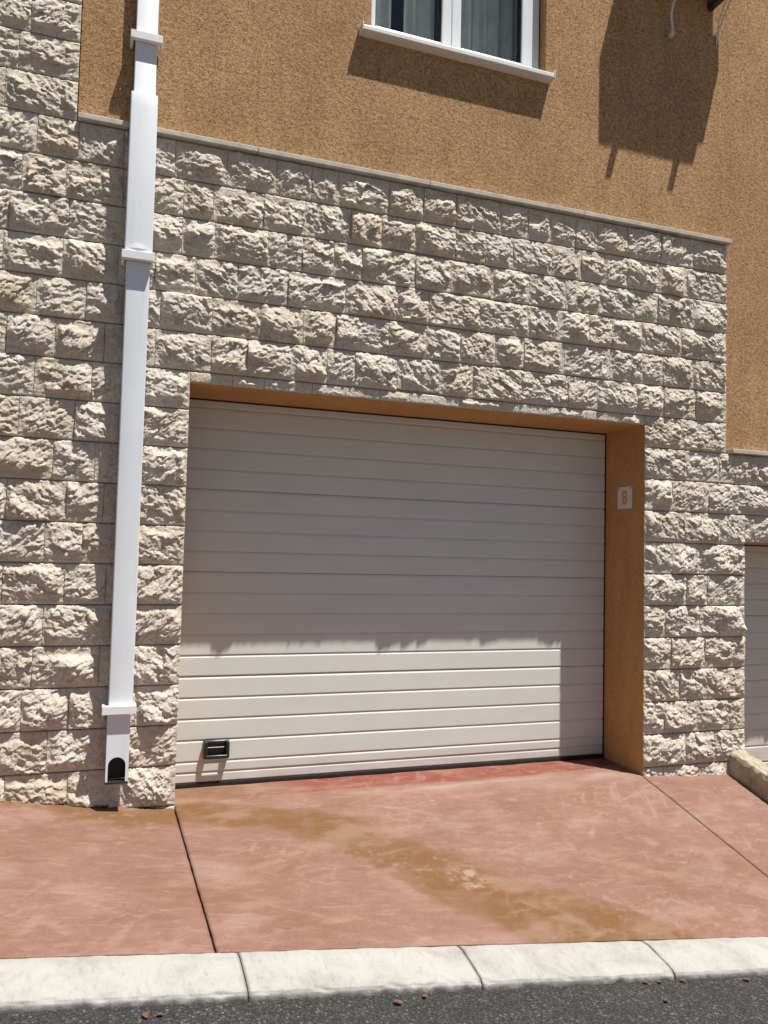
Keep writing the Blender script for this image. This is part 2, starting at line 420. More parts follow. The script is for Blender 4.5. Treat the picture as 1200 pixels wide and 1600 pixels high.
# ------------------------------------------------------------------ driveway slabs
drive = empty('driveway', (1.4, -.7, 0)); tag(drive, kind='structure')
STAIN = [(0, -.08), (.5, -.18), (.74, -.42), (.92, -.67), (1.09, -.92), (1.26, -1.10), (1.46, -1.25), (1.72, -1.37), (1.95, -1.42)]
def seg_dist(x, y, P, W):
    best = np.full(x.shape, 9.0)
    for (a, wa), (b, wb) in zip(zip(P, W), zip(P[1:], W[1:])):
        ax, ay = a; bx, by = b; dx, dy = bx - ax, by - ay
        t = np.clip(((x - ax) * dx + (y - ay) * dy) / (dx * dx + dy * dy), 0, 1)
        d = np.hypot(x - ax - t * dx, y - ay - t * dy) / (wa + (wb - wa) * t)
        best = np.minimum(best, d)
    return best
def wear_drive(x, y):
    wx = x + .07 * fbm(x * 3.2, y * 3.2, 3, 5); wy = y + .07 * fbm(x * 3.2 + 9, y * 3.2, 4, 5)
    d = seg_dist(wx, wy, STAIN, [.17, .13, .17, .20, .23, .25, .24, .20, .12])
    st = (sstep(1.15, .8, d) * .74 + sstep(.9, .3, d) * .26)
    st *= .68 + .42 * sstep(-.6, .5, fbm(x * 7, y * 9, 8, 5, .6))
    d2 = seg_dist(wx, wy, [(-.75, -.03), (-.3, -.12), (0, -.1)], [.05, .16, .12])
    st = np.maximum(st, sstep(1.25, .3, d2) * .85)
    # pale scuffs, long and thin, dragged in several directions
    sc_ = 0
    for a, s in ((.3, 1), (-.5, 2), (1.1, 3)):
        ux, uy = x * math.cos(a) + y * math.sin(a), -x * math.sin(a) + y * math.cos(a)
        sc_ = np.maximum(sc_, sstep(.52, .85, fbm(ux * 2.6, uy * 15, 20 + s, 4, .6)))
    sc_ = sc_ * .30 * sstep(-.15, .4, fbm(x * 1.3, y * 1.3, 31, 3))
    # cloudy bloom and trowel smears in the coloured skin
    cl = sstep(.05, .85, fbm(x * 2.4 + y * .8, y * 4.2 - x * .6, 33, 6, .62))
    sc_ = np.maximum(sc_, cl * .26)
    sp = sstep(.35, .75, fbm(x * 17 + y * 5, y * 26 - x * 6, 34, 4, .6)) * sstep(0, .5, fbm(x * 2, y * 2, 35, 3))
    sc_ = np.maximum(sc_, sp * .30)
    # bare patch in the stain, pale powdery zone along the threshold
    b1 = np.exp(-(((x - 1.19) / .11) ** 2 + ((y + .91) / .13) ** 2))
    sc_ = np.maximum(sc_, sstep(.15, 1.0, b1 * (.55 + 1.1 * fbm(x * 16, y * 24, 41, 5, .65))) * .7)
    edge = np.exp(-((y - .055) / .07) ** 2) * sstep(.75, 1.05, x)
    sc_ = np.maximum(sc_, edge * np.clip(.42 + .5 * fbm(x * 3, y * 7, 44, 3), 0, .7))
    red = sstep(.120, .145, y + .012 * fbm(x * 5, y * 5, 50, 3) - .012 * np.clip(x - 1.4, 0, 9) ** 2 * 4.0)
    red *= sstep(.35, 1.0, x + .2 * fbm(x * 4, y * 4, 51, 3)) * 1.0
    red = red * (.8 + .3 * fbm(x * 6, y * 12, 52, 3))
    st = np.maximum(st, sstep(.05, .9, fbm(x * 1.7 + 5, y * 2.6, 36, 5, .6)) * .24)
    st = st * (1 - red)
    hl = sstep(.62, .35, x) * sstep(.05, .18, y)
    st = np.maximum(st, hl * .55)
    return np.clip(np.stack([st, sc_, red], -1), 0, 1)
def slab(x0, x1, y0, y1, step=.0125):
    nx, ny = max(3, int((x1 - x0) / step) + 1), max(3, int((y1 - y0) / step) + 1)
    zf = lambda x, y: drive_z(x, y) + .0022 * fbm(x * 3, y * 3, 61, 3) - .004 * (sstep(.012, 0, x - x0) + sstep(.012, 0, x1 - x))
    me = grid_mesh('slab', np.linspace(x0, x1, nx), np.linspace(y0, y1, ny), zf, wear_drive)
    co = np.empty(len(me.vertices) * 3, np.float32); me.vertices.foreach_get('co', co); co = co.reshape(-1, 3)
    x_, y_ = co[:, 0].copy(), co[:, 1].copy()
    chip = .0022 * perlin(y_ * 9, y_ * 0 + x0, 63) + .0030 * np.clip(perlin(y_ * 34, y_ * 0 + x1, 64) - .2, 0, 1)
    co[:, 0] += (np.abs(chip) + .0005) * (x_ < x0 + .004) - (np.abs(chip) + .0005) * (x_ > x1 - .004)
    co[:, 1] += .003 * np.abs(perlin(x_ * 11, x_ * 0, 65)) * (y_ < y0 + .004)
    me.vertices.foreach_set('co', co.ravel()); me.update()
    o = link('slab', me, 'drive', drive); o.location = -drive.location
    return o
slab(-4.2, -.0025, KERB_Y + .004, .03, .0175)
slab(.0025, XR - .0015, KERB_Y + .004, .425)
slab(XR + .0015, 3.475, KERB_Y + .004, .03)
# lower driveway of the next garage
ZN = -.80
nd = link('slab', grid_mesh('slab', np.linspace(3.60, 7.4, 150), np.linspace(KERB_Y, .42, 80),
     lambda x, y: (ZN + .06) * (1 - np.clip(y / KERB_Y, 0, 1)) + kerb_z(x) * np.clip(y / KERB_Y, 0, 1) - .012, wear_drive), 'drive', drive)
nd.location = -drive.location

# ------------------------------------------------------------------ kerb
kerb = empty('kerb', (0, KERB_Y, 0)); tag(kerb, kind='structure')
PROF = [(0, .002), (-.012, .006), (-.05, .007), (-.10, -.002), (-.15, -.012), (-.188, -.021), (-.201, -.028), (-.206, -.038), (-.208, -.075), (-.209, -.20)]
def kerb_piece(x0, x1, seed):
    n = int((x1 - x0) / .012) + 2
    xs = np.linspace(x0, x1, n); pr = []
    for (a, b), (c, d) in zip(PROF, PROF[1:]):
        k = 5 if abs(b - d) < .1 else 3
        pr += [(a + (c - a) * t / k, b + (d - b) * t / k) for t in range(k)]
    pr.append(PROF[-1]); pr = [(0, -.2)] + pr; pr = np.array(pr); m = len(pr)
    X = np.repeat(xs[:, None], m, 1); Y = np.repeat(pr[None, :, 0], n, 0); Z = np.repeat(pr[None, :, 1], n, 0)
    endr = sstep(.006, 0, np.minimum(X - x0, x1 - X))
    ch = np.clip(perlin(X * 28, Y * 28 + Z * 28, 70 + seed) - .25, 0, 1) * .010 * sstep(-.11, -.18, Y)
    Z2_ = Z - endr * .0012 * (Z > -.15) - ch + .0018 * fbm(X * 12, Y * 12, 71 + seed, 3)
    Y2 = KERB_Y - .004 + Y + ch * .8 + .006 * perlin(X * 1.1, X * 0 + seed, 72)
    V = np.stack([X, Y2, Z2_ + kerb_z(X)], -1).reshape(-1, 3)
    i = np.arange(n * m).reshape(n, m)
    Fq = np.stack([i[:-1, :-1], i[1:, :-1], i[1:, 1:], i[:-1, 1:]], -1).reshape(-1, 4)
    me = mesh_np('kerb_stone', V, Fq, True)
    bm = bmesh.new(); bm.from_mesh(me); bm.verts.ensure_lookup_table()
    for row, fl in ((i[0], False), (i[-1], True)):
        vs = [bm.verts[int(q)] for q in row]; bm.faces.new(vs[::-1] if fl else vs)
    bmesh.ops.recalc_face_normals(bm, faces=bm.faces); bm.to_mesh(me); bm.free()
    w = np.zeros((n * m, 4), np.float32); w[:, 3] = 1
    grime = sstep(-.036, -.058, Z + .014 * fbm(X * 20, Y * 20, 75, 3)) * .85
    seam = sstep(.010, .0, np.minimum(X - x0, x1 - X) + .006 * fbm(X * 30, Y * 30, 77, 3)) * .55
    back = sstep(-.010, .002, Y + .005 * fbm(X * 22, Y * 22, 78, 3)) * .5
    w[:, 0] = np.clip(np.maximum(np.maximum(grime, seam), back), 0, 1).ravel()
    a = me.color_attributes.new('wear', 'FLOAT_COLOR', 'POINT'); a.data.foreach_set('color', w.ravel())
    o = link('kerb_stone', me, 'kerb', kerb); o.location = -kerb.location
for q in range(-5, 8):
    kerb_piece(.07 + .825 * q + .0015, .07 + .825 * (q + 1) - .0015, q + 10)

# ------------------------------------------------------------------ the house
house = empty('house', (1.4, .4, 0))
tag(house, 'tan stucco house with rough cream stone cladding around its garage doors', 'house')
def part(name, mat, build, parent=house, smooth=False):
    mb = MB(); build(mb)
    o = mb.build(name, mat, parent, smooth)
    p = Vector((0, 0, 0)); q = parent
    while q: p += q.location; q = q.parent
    o.location = -p
    return o
# stucco storey above, with the window opening left free
WX0, WX1, WZ0, WZ1, WY = .935, 2.085, 4.262, 5.55, .10
def stucco(b):
    b.box(XP + .004, XE + .0, STUC, .62, ROWTOP, WZ0); b.box(XP + .004, WX0, STUC, .62, WZ0, WZ1)
    b.box(WX1, XE, STUC, .62, WZ0, WZ1); b.box(XP + .004, XE, STUC, .62, WZ1, 6.6)
    b.box(XE, 8.5, STUC, .62, 2.02, 6.6)
part('stucco_wall', 'stucco', stucco)
def backing(b):
    y = .010

    b.box(-4.2, XP - .004, y, .60, ROWTOP, 6.6)
    b.box(-4.2, -.02, y, .60, -.6, ROWTOP)
    b.box(-.02, XR + .02, y, .60, ZTOP + .02, ROWTOP)
    b.box(XR + .02, X2 - .02, y, .60, -1.2, 2.02); b.box(XR + .02, XE, y, .60, 2.02, ROWTOP)
    b.box(X2 - .02, 8.5, y, .60, ZTOP2 + .02, 2.02)
    b.box(X2R + .02, 8.5, y, .60, -1.4, ZTOP2 + .02)
swall = part('stone_wall', 'mortar', backing)
SW_OFF = -(house.location)
def reveal(b, x0, x1, z0, z1):
    b.box(x0 - .02, x0 - .003, .008, .55, z0 - .3, z1 + .02)
    b.box(x1, x1 + .02, -.002, .55, z0 - .3, z1 + .02)
    b.box(x0 - .003, x1, .005, .55, z1, z1 + .02)
part('garage_reveal', 'reveal', lambda b: reveal(b, 0, XR, 0, ZTOP))
part('garage_reveal', 'reveal', lambda b: reveal(b, X2, X2R, Z2, ZTOP2))
part('roof_slab', 'stucco', lambda b: b.box(-4.2, 8.5, .02, 6, 6.602, 6.75))
part('side_wall', 'stucco', lambda b: (b.box(-4.2, -4.0, .604, 6, -.4, 6.6), b.box(8.3, 8.5, .624, 6, -1.5, 6.6), b.box(-4.0, 8.3, 5.8, 6, -1.5, 6.6)))

# rock-faced stones --------------------------------------------------------------
def stone_mesh(x0, x1, z0, z1, seed, res=.0046, y_back=.012, amp=1.0):
    w, h = x1 - x0, z1 - z0
    nx, nz = max(4, int(round(w / res)) + 1), max(4, int(round(h / res)) + 1)
    X, Z = np.meshgrid(np.linspace(x0, x1, nx), np.linspace(z0, z1, nz))
    rnd = random.Random(seed * 7 + 3)
    ox, oz = rnd.uniform(0, 900), rnd.uniform(0, 900)
    a, b = X + ox, Z + oz
    # warped distance to the four edges: worked margin, then the broken face starts
    wx = .016 * fbm(a * 14, b * 14, seed, 3); wz = .016 * fbm(a * 14 + 40, b * 14, seed + 1, 3)
    dl, dr, db, dt = X - x0 + wx, x1 - X - wx, Z - z0 + wz, z1 - Z - wz
    mt, mb_, ml, mr = rnd.uniform(-.012, .012), rnd.uniform(-.010, .016), rnd.uniform(-.024, .012), rnd.uniform(-.024, .012)
    if rnd.random() < .3: mb_ += rnd.uniform(.01, .03)
    if rnd.random() < .12: mt += rnd.uniform(.01, .03)
    soft = rnd.uniform(.020, .045); softb = rnd.uniform(.018, .045)
    E = sstep(mt, mt + soft, dt) * sstep(mb_, mb_ + softb, db) * sstep(ml, ml + soft, dl) * sstep(mr, mr + soft, dr)
    # lumps of the broken face
    H = 0
    for _ in range(rnd.choice((1, 2, 2, 3))):
        cx, cz = rnd.uniform(.15, .85) * w, rnd.uniform(.30, .70) * h
        sx, sz = rnd.uniform(.30, .60) * min(w, .30), rnd.uniform(.26, .48) * h
        an = rnd.uniform(-.7, .7); ux = (X - x0 - cx) * math.cos(an) + (Z - z0 - cz) * math.sin(an); uz = -(X - x0 - cx) * math.sin(an) + (Z - z0 - cz) * math.cos(an)
        H = np.maximum(H, (rnd.uniform(.016, .030) if rnd.random() < .34 else rnd.uniform(.004, .013)) * np.exp(-((ux / sx) ** 2 + (uz / sz) ** 2)))
    H = H + .003
    fw = a + .010 * fbm(a * 34, b * 34, seed + 5, 3); fz = b + .010 * fbm(a * 34 + 7, b * 34, seed + 6, 3)
    th = rnd.uniform(-.8, .8); c, s_ = math.cos(th), math.sin(th)
    ra, rb = fw * c + fz * s_, -fw * s_ + fz * c
    f1 = facets(ra * 10, rb * 16, seed + 11, 30, .9, .25)
    f2 = facets(ra * 20, rb * 40, seed + 21, 60, 1.0, .75)
    f3 = facets(ra * 46, rb * 92, seed + 31, 60, 1.0, .75)
    f4 = perlin(ra * 120, rb * 150, seed + 43)
    rid = 1 - np.abs(perlin(ra * 18, rb * 32, seed + 41)) * 2
    lean = np.clip((z1 - Z) / h, 0, 1) * rnd.uniform(.0, .006)                # most faces break outwards towards the foot
    D = E * (H + lean + .020 * f1 * (.6 + .8 * fbm(a * 6, b * 9, seed + 71, 2))) * amp + (.40 + .60 * E) * (.0068 * f2 + .0042 * f3 + .0012 * f4 + .0030 * rid) * amp
    D = D + .0035 * amp
    eh = np.minimum(Z - z0, z1 - Z)
    D = D - .004 * sstep(.007, 0, eh + .003 * perlin(a * 60, b * 60, seed + 51))     # worn arris along the bed joints
    D = np.maximum(D, -.004)
    sag = np.clip(np.minimum(Z - z0, z1 - Z) / .03, 0, 1)
    Z = Z - 0.42 * np.clip(D - .004, 0, 1) * sag                                # lumps hang: gentle above, undercut below
    jit = .0016
    V = np.stack([X, -D, Z], -1)
    i = np.arange(nx * nz).reshape(nz, nx)
    Fq = np.stack([i[:-1, :-1], i[:-1, 1:], i[1:, 1:], i[1:, :-1]], -1).reshape(-1, 4)
    ring = np.concatenate([i[0, :], i[1:, -1], i[-1, -2::-1], i[-2:0:-1, 0]]); V = V.reshape(-1, 3)
    # ragged outline
    edge_n = jit * perlin(V[ring, 0] * 40 + ox, V[ring, 2] * 40 + oz, seed + 61)
    cxm, czm = (x0 + x1) / 2, (z0 + z1) / 2
    V[ring, 0] += np.sign(cxm - V[ring, 0]) * np.abs(edge_n) * .6; V[ring, 2] += np.sign(czm - V[ring, 2]) * np.abs(edge_n)
    low = V[ring].copy(); low[:, 1] = y_back
    n = len(ring); j = np.arange(n) + len(V)
    S = np.stack([np.roll(ring, -1), ring, j, np.roll(j, -1)], -1)
    return np.concatenate([V, low]), np.concatenate([Fq, S]), np.concatenate([np.ones(len(Fq), bool), np.zeros(n, bool)])
rng = random.Random(11)
def split(x0, x1, prev):
    """joints of one course, broken against the course below"""
    for _ in range(60):
        xs = [x0]
        while x1 - xs[-1] > .40:
            xs.append(xs[-1] + rng.choice((rng.uniform(.15, .22), rng.uniform(.21, .28), rng.uniform(.25, .33))))
        if x1 - xs[-1] < .12 and len(xs) > 1: xs.pop()
        xs.append(x1)
        if x1 - xs[-2] > .42: continue
        if all(min([abs(q - p) for p in prev] or [1]) > .035 for q in xs[1:-1]): break
    return xs
GH, GV = .0016, .0004         # half joints
stone_no = [0]; field = []
def put(x0, x1, z0, z1, single, amp=1.0):
    stone_no[0] += 1; sd_ = stone_no[0]
    g = random.Random(sd_)
    gz = GH + g.uniform(0, .0012); bot = gz
    if 1.05 < (x0 + x1) / 2 < 1.95 and 2.2 < z0 < 3.1 and g.random() < .4: bot += g.uniform(.007, .012)   # opened joints over the door
    Vv, Ff, Sm = stone_mesh(x0 + GV, x1 - GV, z0 + bot, z1 - gz, sd_, amp=amp, res=.0046 if single else .011)
    if single:
        dx, dz = (x0 + x1) / 2, (z0 + z1) / 2
        Vv = Vv - np.array([dx, 0, dz])
        o = link('stone', mesh_np('stone', Vv, Ff, Sm), 'stone', swall, (dx, 0, dz))
    else: field.append((Vv, Ff, Sm))
def course(z0, z1, segs, prev, amp=1.0):
    js = []
    for x0, x1, single in segs:
        xs = split(x0, x1, prev); js += xs[1:-1]
        for p, q in zip(xs, xs[1:]): put(p, q, z0, z1, single, amp)
    return js
XL0, XL1 = -2.7, -1.13       # individual stones start a little left of the picture
XN = 3.98
prev = []
for k in range(-2, 21):
    z0, z1 = C0 + CH * k, C0 + CH * (k + 1)
    out = XL1 + rng.uniform(-.1, .1)
    segs = [(XL0 + rng.uniform(-.1, .1), out, False)]
    if k >= 17:
        segs += [(out, XP, k < 21)]
    elif k >= 11: segs += [(out, XE, True)]
    elif k == 10: segs += [(out, -.001, True), (XR + .001, XE, True)]
    else:
        segs += [(out, -.001, k >= -1)]
        if k >= 7:
            e = XN + rng.uniform(-.1, .1)
            segs += [(XR + .001, e, True), (e, 6.9, False)]
            if k == 7: segs[-2:] = [(XR + .001, X2, True), ]
        else: segs += [(XR + .001, X2 - .001, k >= -1)]
    prev = course(z0, z1, segs, prev)
    if k == 10: prev += course(ZTOP + .001, z1, [(-.001, XR + .001, True)], prev, .48)
    if k == 7: course(ZTOP2 + .001, z1, [(X2, XN, True), (XN, 6.9, False)], prev, .9)
for k in (21, 22, 23): course(C0 + CH * k, C0 + CH * (k + 1), [(XL0, XP, False)], [])
for k in (-5, -4, -3): course(C0 + CH * k, C0 + CH * (k + 1), [(3.1, X2 - .001, False)], [])
nv = 0; VV, FF, SS = [], [], []
for a, b, c in field: VV.append(a); FF.append(b + nv); SS.append(c); nv += len(a)
fo = link('stones_beyond_picture', mesh_np('stones', np.concatenate(VV), np.concatenate(FF), np.concatenate(SS)), 'stone', swall)
tag(fo, kind='stuff')

# ledge (cap stones) ---------------------------------------------------------------
def ledge(x0, x1, z, cuts):
    e = empty('ledge', (0, 0, 0), house); e.location = -house.location
    xs = [x0] + cuts + [x1]
    for p, q in zip(xs, xs[1:]):
        mb = MB(); mb.box(p + .0012, q - .0012, -.040, .10, z + .001, z + .030, .004, 2); mb.build('cap_stone', 'cap', e)
    return e
ledge(XP + .006, XE + .022, ROWTOP, [.305, 1.30, 2.34])
ledge(XE + .024, 8.5, 2.02, [4.3, 5.4, 6.5])

# window ---------------------------------------------------------------------------
win = empty('window', (0, 0, 0), house); win.location = -house.location
win['label'] = 'white framed two sash window with white sill above the garage'
def wp(name, mat, build, smooth=False):
    mb = MB(); build(mb); return mb.build(name, mat, win, smooth)
fx0, fx1, fz0, fz1 = WX0 + .002, WX1 - .002, WZ0 + .030, WZ1 - .002
wp('frame', 'window_pvc', lambda b: (b.box(fx0, fx0 + .045, WY, WY + .07, fz0, fz1, .004), b.box(fx1 - .075, fx1, WY, WY + .07, fz0, fz1, .004),
    b.box(fx0 + .045, fx1 - .075, WY, WY + .07, fz1 - .05, fz1, .004), b.box(fx0 + .045, fx1 - .075, WY, WY + .07, fz0, fz0 + .04, .004)))
mid = 1.47
def sash(x0, x1, wl, wr):
    z0, z1 = fz0 + .022, fz1 - .03
    wp('sash', 'window_pvc', lambda b: (b.box(x0, x0 + wl, WY - .018, WY + .05, z0, z1, .006), b.box(x1 - wr, x1, WY - .018, WY + .05, z0, z1, .006),
        b.box(x0 + wl, x1 - wr, WY - .018, WY + .05, z0, z0 + .055, .006), b.box(x0 + wl, x1 - wr, WY - .018, WY + .05, z1 - .06, z1, .006)))
    wp('gasket_and_gap_shade', 'black', lambda b: (b.box(x0 + wl, x0 + wl + .006, WY - .004, WY + .04, z0 + .055, z1 - .06), b.box(x1 - wr - .008, x1 - wr, WY - .004, WY + .04, z0 + .055, z1 - .06)))
    wp('pane', 'glass', lambda b: b.box(x0 + wl + .001, x1 - wr - .001, WY + .010, WY + .014, z0 + .05, z1 - .055))
wp('gasket_and_gap_shade', 'black', lambda b: b.box(fx1 - .0575, fx1 - .0545, WY - .003, WY + .02, fz0 + .03, fz1 - .03)); wp('gasket_and_gap_shade', 'black', lambda b: b.box(fx1 - .0035, fx1 + .0015, WY - .003, WY + .03, fz0, fz1))  # second strip is black to paint in the shade of the frame-to-reveal gap
sash(fx0 + .02, mid - .001, .028, .062); sash(mid + .001, fx1 - .058, .062, .075)
wp('sill', 'sill', lambda b: (b.box(WX0 - .062, WX1 + .020, -.050, .30, WZ0 - .024, WZ0 + .004, .004), b.box(WX0 - .068, WX0 - .0622, -.052, .02, WZ0 - .026, WZ0 + .022, .002), b.box(WX1 + .0202, WX1 + .027, -.052, .02, WZ0 - .026, WZ0 + .022, .002)))
def curtain_obj(x0, x1, y):
    n = 90; xs = np.linspace(x0, x1, n); ph = (xs - x0) * 2 * np.pi / .09
    yy = y + .022 * np.sin(ph + .6 * np.sin(xs * 21)); V = []
    for z in (fz0 - .1, fz1 + .02): V += [(x, q, z) for x, q in zip(xs, yy)]
    for z in (fz0 - .1, fz1 + .02): V += [(x, q + .003, z) for x, q in zip(xs, yy)]
    i = np.arange(n - 1)
    Fq = np.concatenate([np.stack([i, i + 1, i + 1 + n, i + n], -1), np.stack([i + 1 + 2 * n, i + 2 * n, i + 3 * n, i + 1 + 3 * n], -1)])
    link('curtain', mesh_np('curtain', V, Fq, True), 'curtain', win)
curtain_obj(1.22, 1.43, .24); curtain_obj(1.50, 1.66, .24); curtain_obj(.96, 1.14, .26); curtain_obj(1.66, 2.06, .34)
part('room', 'room', lambda b: (b.box(.2, 2.9, 2.6, 2.7, 3.6, 6.0), b.box(.1, .2, .63, 2.6, 3.6, 6.0), b.box(2.9, 3.0, .63, 2.6, 3.6, 6.0), b.box(.2, 2.9, .63, 2.6, 3.6, 3.7), b.box(.2, 2.9, .63, 2.6, 5.9, 6.0)))

# garage doors -----------------------------------------------------------------------
PITCH = .1165
def slat_mesh(h, seam, length):
    """one rib of the sectional door: flat face, bright top chamfer, rounded lower edge; back at y = +.04"""
    g = .0016 if seam else .0002
    e = .0012 if seam else .0002
    p = [(.040, g), (.0060, g), (.0045, g + .0015), (.0008, g + .004), (0, g + .007), (0, h - .013), (.0008, h - .0105), (.0050, h - .002), (.0060, h - e), (.040, h - e)]
    mb = MB(); mb.prism(p, 0, length); bmesh.ops.recalc_face_normals(mb.bm, faces=mb.bm.faces)
    me = bpy.data.meshes.new('slat'); mb.bm.to_mesh(me); mb.bm.free(); return me
def garage_door(x0, x1, zb, ztop, label, handle):
    d = empty('garage_door', (0, 0, 0), house); d.location = Vector((x0, REVEAL, zb)) - house.location; d['label'] = label
    Ln = x1 - x0
    plain, seam = slat_mesh(PITCH, False, Ln - .024), slat_mesh(PITCH, True, Ln - .024)
    n = 0; z = .130
    link('slat', slat_mesh(.130 - .071, False, Ln - .024), 'door', d, (.010, 0, .071))
    link('slat', slat_mesh(.056, False, Ln - .024), 'door', d, (.010, .0015, .015))
    while z + PITCH <= ztop + .03:
        k = n; link('slat', seam if k in (4, 9, 13) else plain, 'door', d, (.010, 0, z + (.0006 if k in (4, 9, 13) else 0))); z += PITCH; n += 1
    if ztop + .05 - z > .03: link('slat', slat_mesh(ztop + .05 - z, False, Ln - .024), 'door', d, (.010, 0, z))
    mb = MB(); mb.box(.004, Ln - .004, -.004, .036, -.016, .0145, .005); mb.build('bottom_seal', 'black', d, True)
    mb = MB(); mb.box(Ln - .0135, Ln - .0005, .004, .05, -.01, ztop + .02); mb.build('side_seal', 'black', d)
    mb = MB(); mb.box(.0005, .0095, .004, .05, -.01, ztop + .02); mb.build('side_seal', 'black', d)
    mb = MB(); mb.box(.010, Ln - .014, -.003, .012, ztop - .0105, ztop - .001); mb.build('top_seal', 'black', d)
    mb = MB(); mb.box(.0, Ln, .042, .06, -.01, ztop + .03); mb.build('back_panel', 'dark', d)
    if handle:
        hw, hh, at = .142, .100, (.186, 0, .146)
        def hp(name, mat, fn, smooth=True):
            mb = MB(); fn(mb); return mb.build(name, mat, d, smooth, at)
        # one handle: dished back plate, cheeks and a grab bar standing off the door
        def body(b):
            b.box(0, hw, -.010, .004, 0, hh, .005, 4)
            b.box(0, .022, -.046, -.006, .002, hh - .001, .011, 5)
            b.box(hw - .022, hw, -.046, -.006, .002, hh - .001, .011, 5)
            b.tube([(.010, -.010, .056), (hw - .010, -.010, .056)], .009, 16); b.box(.006, hw - .006, -.047, -.031, .003, .024, .006, 4)
            b.box(.008, hw - .008, -.018, -.006, hh - .022, hh - .002, .005, 3)
        hp('handle', 'black_plastic', body)
    return d
garage_door(0, XR, 0, ZTOP, 'white ribbed garage door with black handle, half lit by the sun', True)
garage_door(X2, X2R, Z2, ZTOP, 'white ribbed garage door at the right edge, set lower', False)

# ------------------------------------------------------------------ downpipe
pipe = empty('downpipe', (-.285, -.07, .17))
tag(pipe, 'white rectangular downpipe with ivory clips running down the stone wall', 'downpipe')
def pp(name, mat, fn, smooth=True):
    mb = MB(); fn(mb); o = mb.build(name, mat, pipe, smooth); o.location = -pipe.location; return o
def rect_tube(b, path, bev=.006):
    """path: (x0, x1, yfront, yback, z) rings from top to bottom, rounded corners"""
    rings = []
    for x0, x1, y0, y1, z in path:
        ring = []
        for cx, cy, a0 in ((x1 - bev, y1 - bev, 0), (x0 + bev, y1 - bev, 90), (x0 + bev, y0 + bev, 180), (x1 - bev, y0 + bev, 270)):
            for k in range(4):
                a = math.radians(a0 + k * 30); ring.append(b.bm.verts.new((cx + bev * math.cos(a), cy + bev * math.sin(a), z)))
        rings.append(ring)
    n = len(rings[0])
    for A, B in zip(rings, rings[1:]):
        for k in range(n): b.bm.faces.new((A[k], A[(k + 1) % n], B[(k + 1) % n], B[k]))
    b.bm.faces.new(rings[0]); b.bm.faces.new(rings[-1][::-1])
F1, F2 = -.055, -.112
pp('upper_pipe', 'white_pvc', lambda b: rect_tube(b, [(-.337, -.231, F1, STUC - .002, 6.5), (-.337, -.231, F1, STUC - .002, 3.68), (-.339, -.231, F2, -.042, 3.52), (-.339, -.231, F2, -.042, 3.40)]))
pp('sleeve', 'white_pvc', lambda b: rect_tube(b, [(-.350, -.221, F2 + .004, -.030, 3.575), (-.350, -.221, F2 - .012, -.036, 3.50), (-.351, -.219, F2 - .012, -.034, 2.738)]))
pp('lower_pipe', 'white_pvc', lambda b: rect_tube(b, [(-.339, -.227, F2, -.040, 2.80), (-.338, -.227, F2, -.040, .535)]))
def embossed(b):     # half-round boss pressed into the foot of the sleeve
    for k in range(12):
        a0, a1 = math.pi * k / 12, math.pi * (k + 1) / 12
        q = [(-.285 + .044 * math.cos(a0), F2 - .0125, 2.775 + .030 * math.sin(a0)), (-.285 + .044 * math.cos(a1), F2 - .0125, 2.775 + .030 * math.sin(a1))]
        c = b.bm.verts.new((-.285, F2 - .016, 2.776)); v = [b.bm.verts.new(t) for t in q]; b.bm.faces.new((c, v[0], v[1]))
pp('boss', 'white_pvc', embossed, False)
def clip(z, front, half=.078, w0=-.285):
    def fn(b):
        b.box(w0 - half, w0 + half, front - .030, front - .002, z - .020, z + .020, .0015, 1)
        b.box(w0 - half, w0 - half + .014, front - .002, front + .062, z - .030, z + .020, .0015, 1)
        b.box(w0 + half - .014, w0 + half, front - .002, front + .062, z - .030, z + .020, .0015, 1)
    o = pp('wall_clip', 'collar_pvc', fn, False)
clip(3.885, F1); clip(2.733, F2 - .012, .076, -.289); clip(.528, F2, .078, -.289)
def shoe(b):
    """bottom length with an arched outlet cut in its front"""
    x0, x1, y0, y1, z0, z1 = -.339, -.235, F2 - .001, -.041, .186, .545
    cx, hw, sp = -.289, .040, .262
    n = 14
    arc = [(cx + hw * math.cos(math.pi * k / n), sp + .040 * math.sin(math.pi * k / n)) for k in range(n + 1)]      # right to left
    hole = [(cx + hw, z0)] + arc + [(cx - hw, z0)]
    outer = [(x1, z0)] + [(x1, z1) if k < n / 2 else (x0, z1) for k in range(n + 1)] + [(x0, z0)]
    # front face as a fan of quads between the hole outline and the rectangle
    pts_o = []
    for k, (hx, hz) in enumerate(hole):
        if k == 0: pts_o.append((x1, z0))
        elif k == len(hole) - 1: pts_o.append((x0, z0))
        else:
            t = (k - 1) / n
            if t < .2: pts_o.append((x1, sp + (z1 - sp) * t / .2))
            elif t > .8: pts_o.append((x0, sp + (z1 - sp) * (1 - t) / .2))
            else: pts_o.append((x1 + (x0 - x1) * (t - .2) / .6, z1))
    fh = [b.bm.verts.new((x, y0, z)) for x, z in hole]; fo_ = [b.bm.verts.new((x, y0, z)) for x, z in pts_o]
    bh = [b.bm.verts.new((x, y0 + .003, z)) for x, z in hole]
    for k in range(len(hole) - 1):
        b.bm.faces.new((fh[k], fh[k + 1], fo_[k + 1], fo_[k])); b.bm.faces.new((fh[k + 1], fh[k], bh[k], bh[k + 1]))
    # side and back walls
    b.box(x0, x0 + .003, y0 + .0001, y1, z0, z1); b.box(x1 - .003, x1, y0 + .0001, y1, z0, z1); b.box(x0 + .003, x1 - .003, y1 - .003, y1, z0 + .02, z1)
pp('outlet', 'white_pvc', shoe, False)
